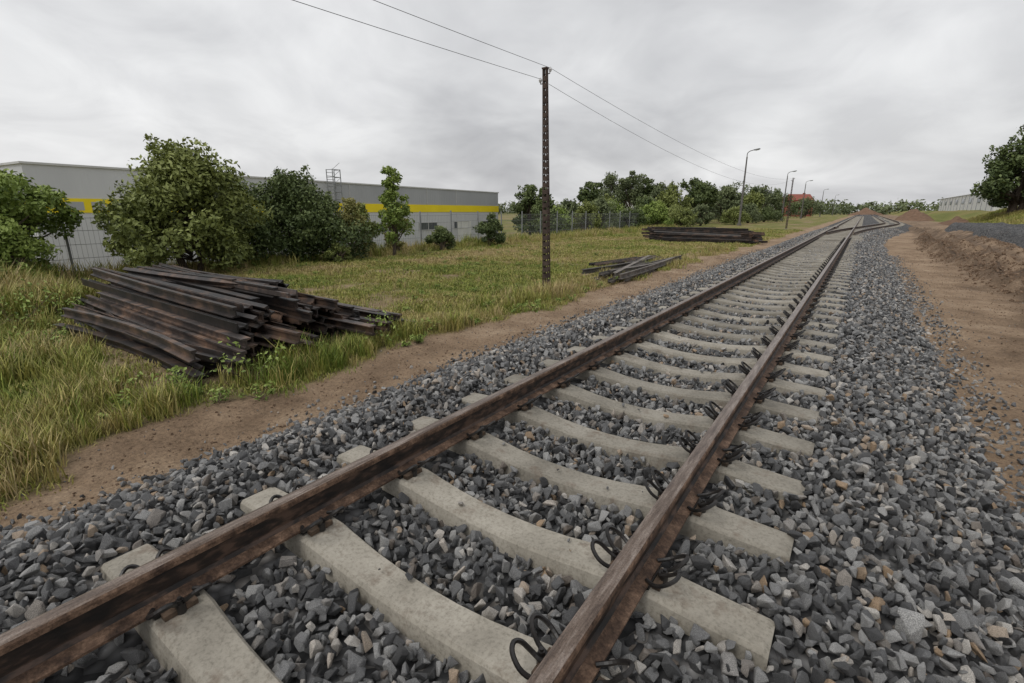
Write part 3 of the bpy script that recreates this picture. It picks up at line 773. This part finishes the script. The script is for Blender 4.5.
T = [addtall(3000, lambda n: rng.normal(-4.45, .3, n), lambda n: rng.uniform(-1, 30, n), .3, 1.0, .08),
     addtall(2000, lambda n: rng.uniform(-11.5, -4.4, n), lambda n: rng.normal(1.5, .35, n), .45, 1.1, 0),
     addtall(620, lambda n: rng.normal(-4.15, .2, n), lambda n: rng.uniform(1.6, 6.6, n), .5, 1.2, -.15),
     addtall(1100, lambda n: rng.uniform(-5.5, -3.3, n), lambda n: rng.uniform(-.6, 1.6, n), .35, .95, .05),
     addtall(7500, lambda n: rng.uniform(-18, -11, n), lambda n: rng.uniform(-3, 3.4, n), .8, 2.0, -.08),
     addtall(2400, lambda n: rng.uniform(-11, -6, n), lambda n: rng.uniform(-1.5, 1.5, n), .4, 1.2, .05),
     addtall(2400, lambda n: rng.uniform(-17, -5, n), lambda n: rng.uniform(5, 30, n), .25, .7, .2),
     addtall(4000, lambda n: rng.normal(-17.2, .8, n), lambda n: rng.uniform(2, 60, n), .7, 1.8, .05)]
PT = np.concatenate([t[0] for t in T]); ST = np.concatenate([t[1] for t in T]); TT = np.concatenate([t[2] for t in T])
protos = [tuft('grass_a%d' % i, 22, .060, .11, 400+i, .8, .0038) for i in range(8)]+[tuft('grass_b%d' % i, 22, .28, .10, 420+i, .6, .005) for i in range(5)]
P = np.concatenate([P, PT]); Sx = np.concatenate([Sx, ST]); tl = np.clip(np.concatenate([tl, TT]), 0, 1)
idx = np.concatenate([idx, rng.integers(8, 13, len(PT))]); n = len(P)
R3 = np.zeros((n, 3)); R3[:, 2] = rng.uniform(0, 6.28, n)
instancer('grass', P, R3, Sx, idx, tl, protos)
x = rng.uniform(13.5, 24, 7000); y = rng.uniform(52, 110, 7000); k = rng.random(7000) > dirt_f(x, y)*1.1; x = x[k]; y = y[k]
n = len(x); R3 = np.zeros((n, 3)); R3[:, 2] = rng.uniform(0, 6.28, n)
instancer('grass', np.stack([x, y, gz(x, y)], 1), R3, rng.uniform(1.0, 2.2, (n, 1))*np.ones((1, 3)), rng.integers(0, 5, n), np.clip(tint_f(x, y), 0, 1), [tuft('grass_c%d' % i, 22, .30, .2, 440+i, .6, .012) for i in range(5)])
mb = MB(); r = np.random.default_rng(5)
spots = [(-4.25, 2.6, .42), (-4.15, 4.5, .40), (-4.6, 2.0, .28), (-4.2, 5.4, .26), (-8, 1.5, .35), (-5.2, 10.9, .2), (-4.3, 3.4, .22)]
for i in range(150):
    spots.append((r.uniform(-17, -4.2), r.uniform(-1, 26), r.uniform(.06, .16)))
for i in range(60): spots.append((r.normal(-4.15, .2), r.uniform(0, 14), r.uniform(.05, .16)))
for i in range(90): spots.append((r.uniform(-17.5, -10), r.uniform(-3, 3.0), r.uniform(.2, .65)))
for (x, y, h) in spots:
    zb = float(gz(x, y)); nC = 7
    C = np.stack([x+r.normal(0, h*.5, nC), y+r.normal(0, h*.5, nC), zb+r.uniform(.2, 1, nC)*h], 1)
    for c in C: mb.tube([(x, y, zb-.02), tuple(c)], .004, 3, 0)
    leaves(mb, C, np.full((nC, 3), h*.35), 110, .018+.035*h, r, 1, z0=zb, z1=zb+h, up=1.)
mb.build('weeds', [M_bark, L_bright])

# ------------------------------------------------------------ sky / light
w = bpy.data.worlds.new('World'); scene.world = w; w.use_nodes = True; nt = w.node_tree
bg = nt.nodes['Background']; bg.inputs[1].default_value = .114
sky = N(nt, 'ShaderNodeTexSky'); sky.sky_type = 'NISHITA'; sky.sun_disc = False
EL, AZ = math.radians(55), math.radians(200)
sky.sun_elevation = EL; sky.sun_rotation = AZ; sky.air_density = 1.5; sky.dust_density = 4
tc = N(nt, 'ShaderNodeTexCoord'); sx = N(nt, 'ShaderNodeSeparateXYZ'); nt.links.new(tc.outputs['Generated'], sx.inputs[0])
ad = N(nt, 'ShaderNodeMath', operation='MAXIMUM'); nt.links.new(sx.outputs[2], ad.inputs[0]); ad.inputs[1].default_value = 0
ad2 = N(nt, 'ShaderNodeMath', operation='ADD'); nt.links.new(ad.outputs[0], ad2.inputs[0]); ad2.inputs[1].default_value = .30
cb = N(nt, 'ShaderNodeCombineXYZ')
for i in (0, 1):
    dv = N(nt, 'ShaderNodeMath', operation='DIVIDE'); nt.links.new(sx.outputs[i], dv.inputs[0]); nt.links.new(ad2.outputs[0], dv.inputs[1]); nt.links.new(dv.outputs[0], cb.inputs[i])
def skn(sc, det, ro, di):
    n1 = N(nt, 'ShaderNodeTexNoise'); n1.inputs['Scale'].default_value = sc; n1.inputs['Detail'].default_value = det; n1.inputs['Roughness'].default_value = ro; n1.inputs['Distortion'].default_value = di
    nt.links.new(cb.outputs[0], n1.inputs['Vector']); return n1.outputs['Fac']
ca = ramp(nt, skn(.75, 5, .5, .4), [(.36, (.50, .503, .52)), (.5, (.66, .663, .675)), (.62, (.81, .812, .82))])
cbn = ramp(nt, skn(2.4, 6, .55, .6), [(.35, (.90, .90, .905)), (.65, (1.08, 1.08, 1.075))])
cl_ = mix(nt, 1.0, ca, cbn, 'MULTIPLY')
vm = N(nt, 'ShaderNodeVectorMath', operation='SCALE'); nt.links.new(cl_, vm.inputs[0]); vm.inputs['Scale'].default_value = 9.4
nt.links.new(mix(nt, .94, sky.outputs[0], vm.outputs[0]), bg.inputs[0])
sl = bpy.data.lights.new('sun', 'SUN'); sl.energy = 1.2; sl.angle = math.radians(25); sl.color = (1, .97, .93)
so = bpy.data.objects.new('sun', sl); scene.collection.objects.link(so)
dirv = Vector((math.sin(AZ)*math.cos(EL), math.cos(AZ)*math.cos(EL), math.sin(EL)))
so.rotation_euler = dirv.to_track_quat('Z', 'Y').to_euler()

cam = bpy.data.cameras.new('camera'); co = bpy.data.objects.new('camera', cam); scene.collection.objects.link(co)
cam.lens = 17; cam.sensor_width = 36; cam.clip_end = 6000; cam.clip_start = .05
co.location = (1.33, 0, 1.53); co.rotation_euler = (math.radians(90-15.06), 0, math.radians(35.2))
scene.camera = co
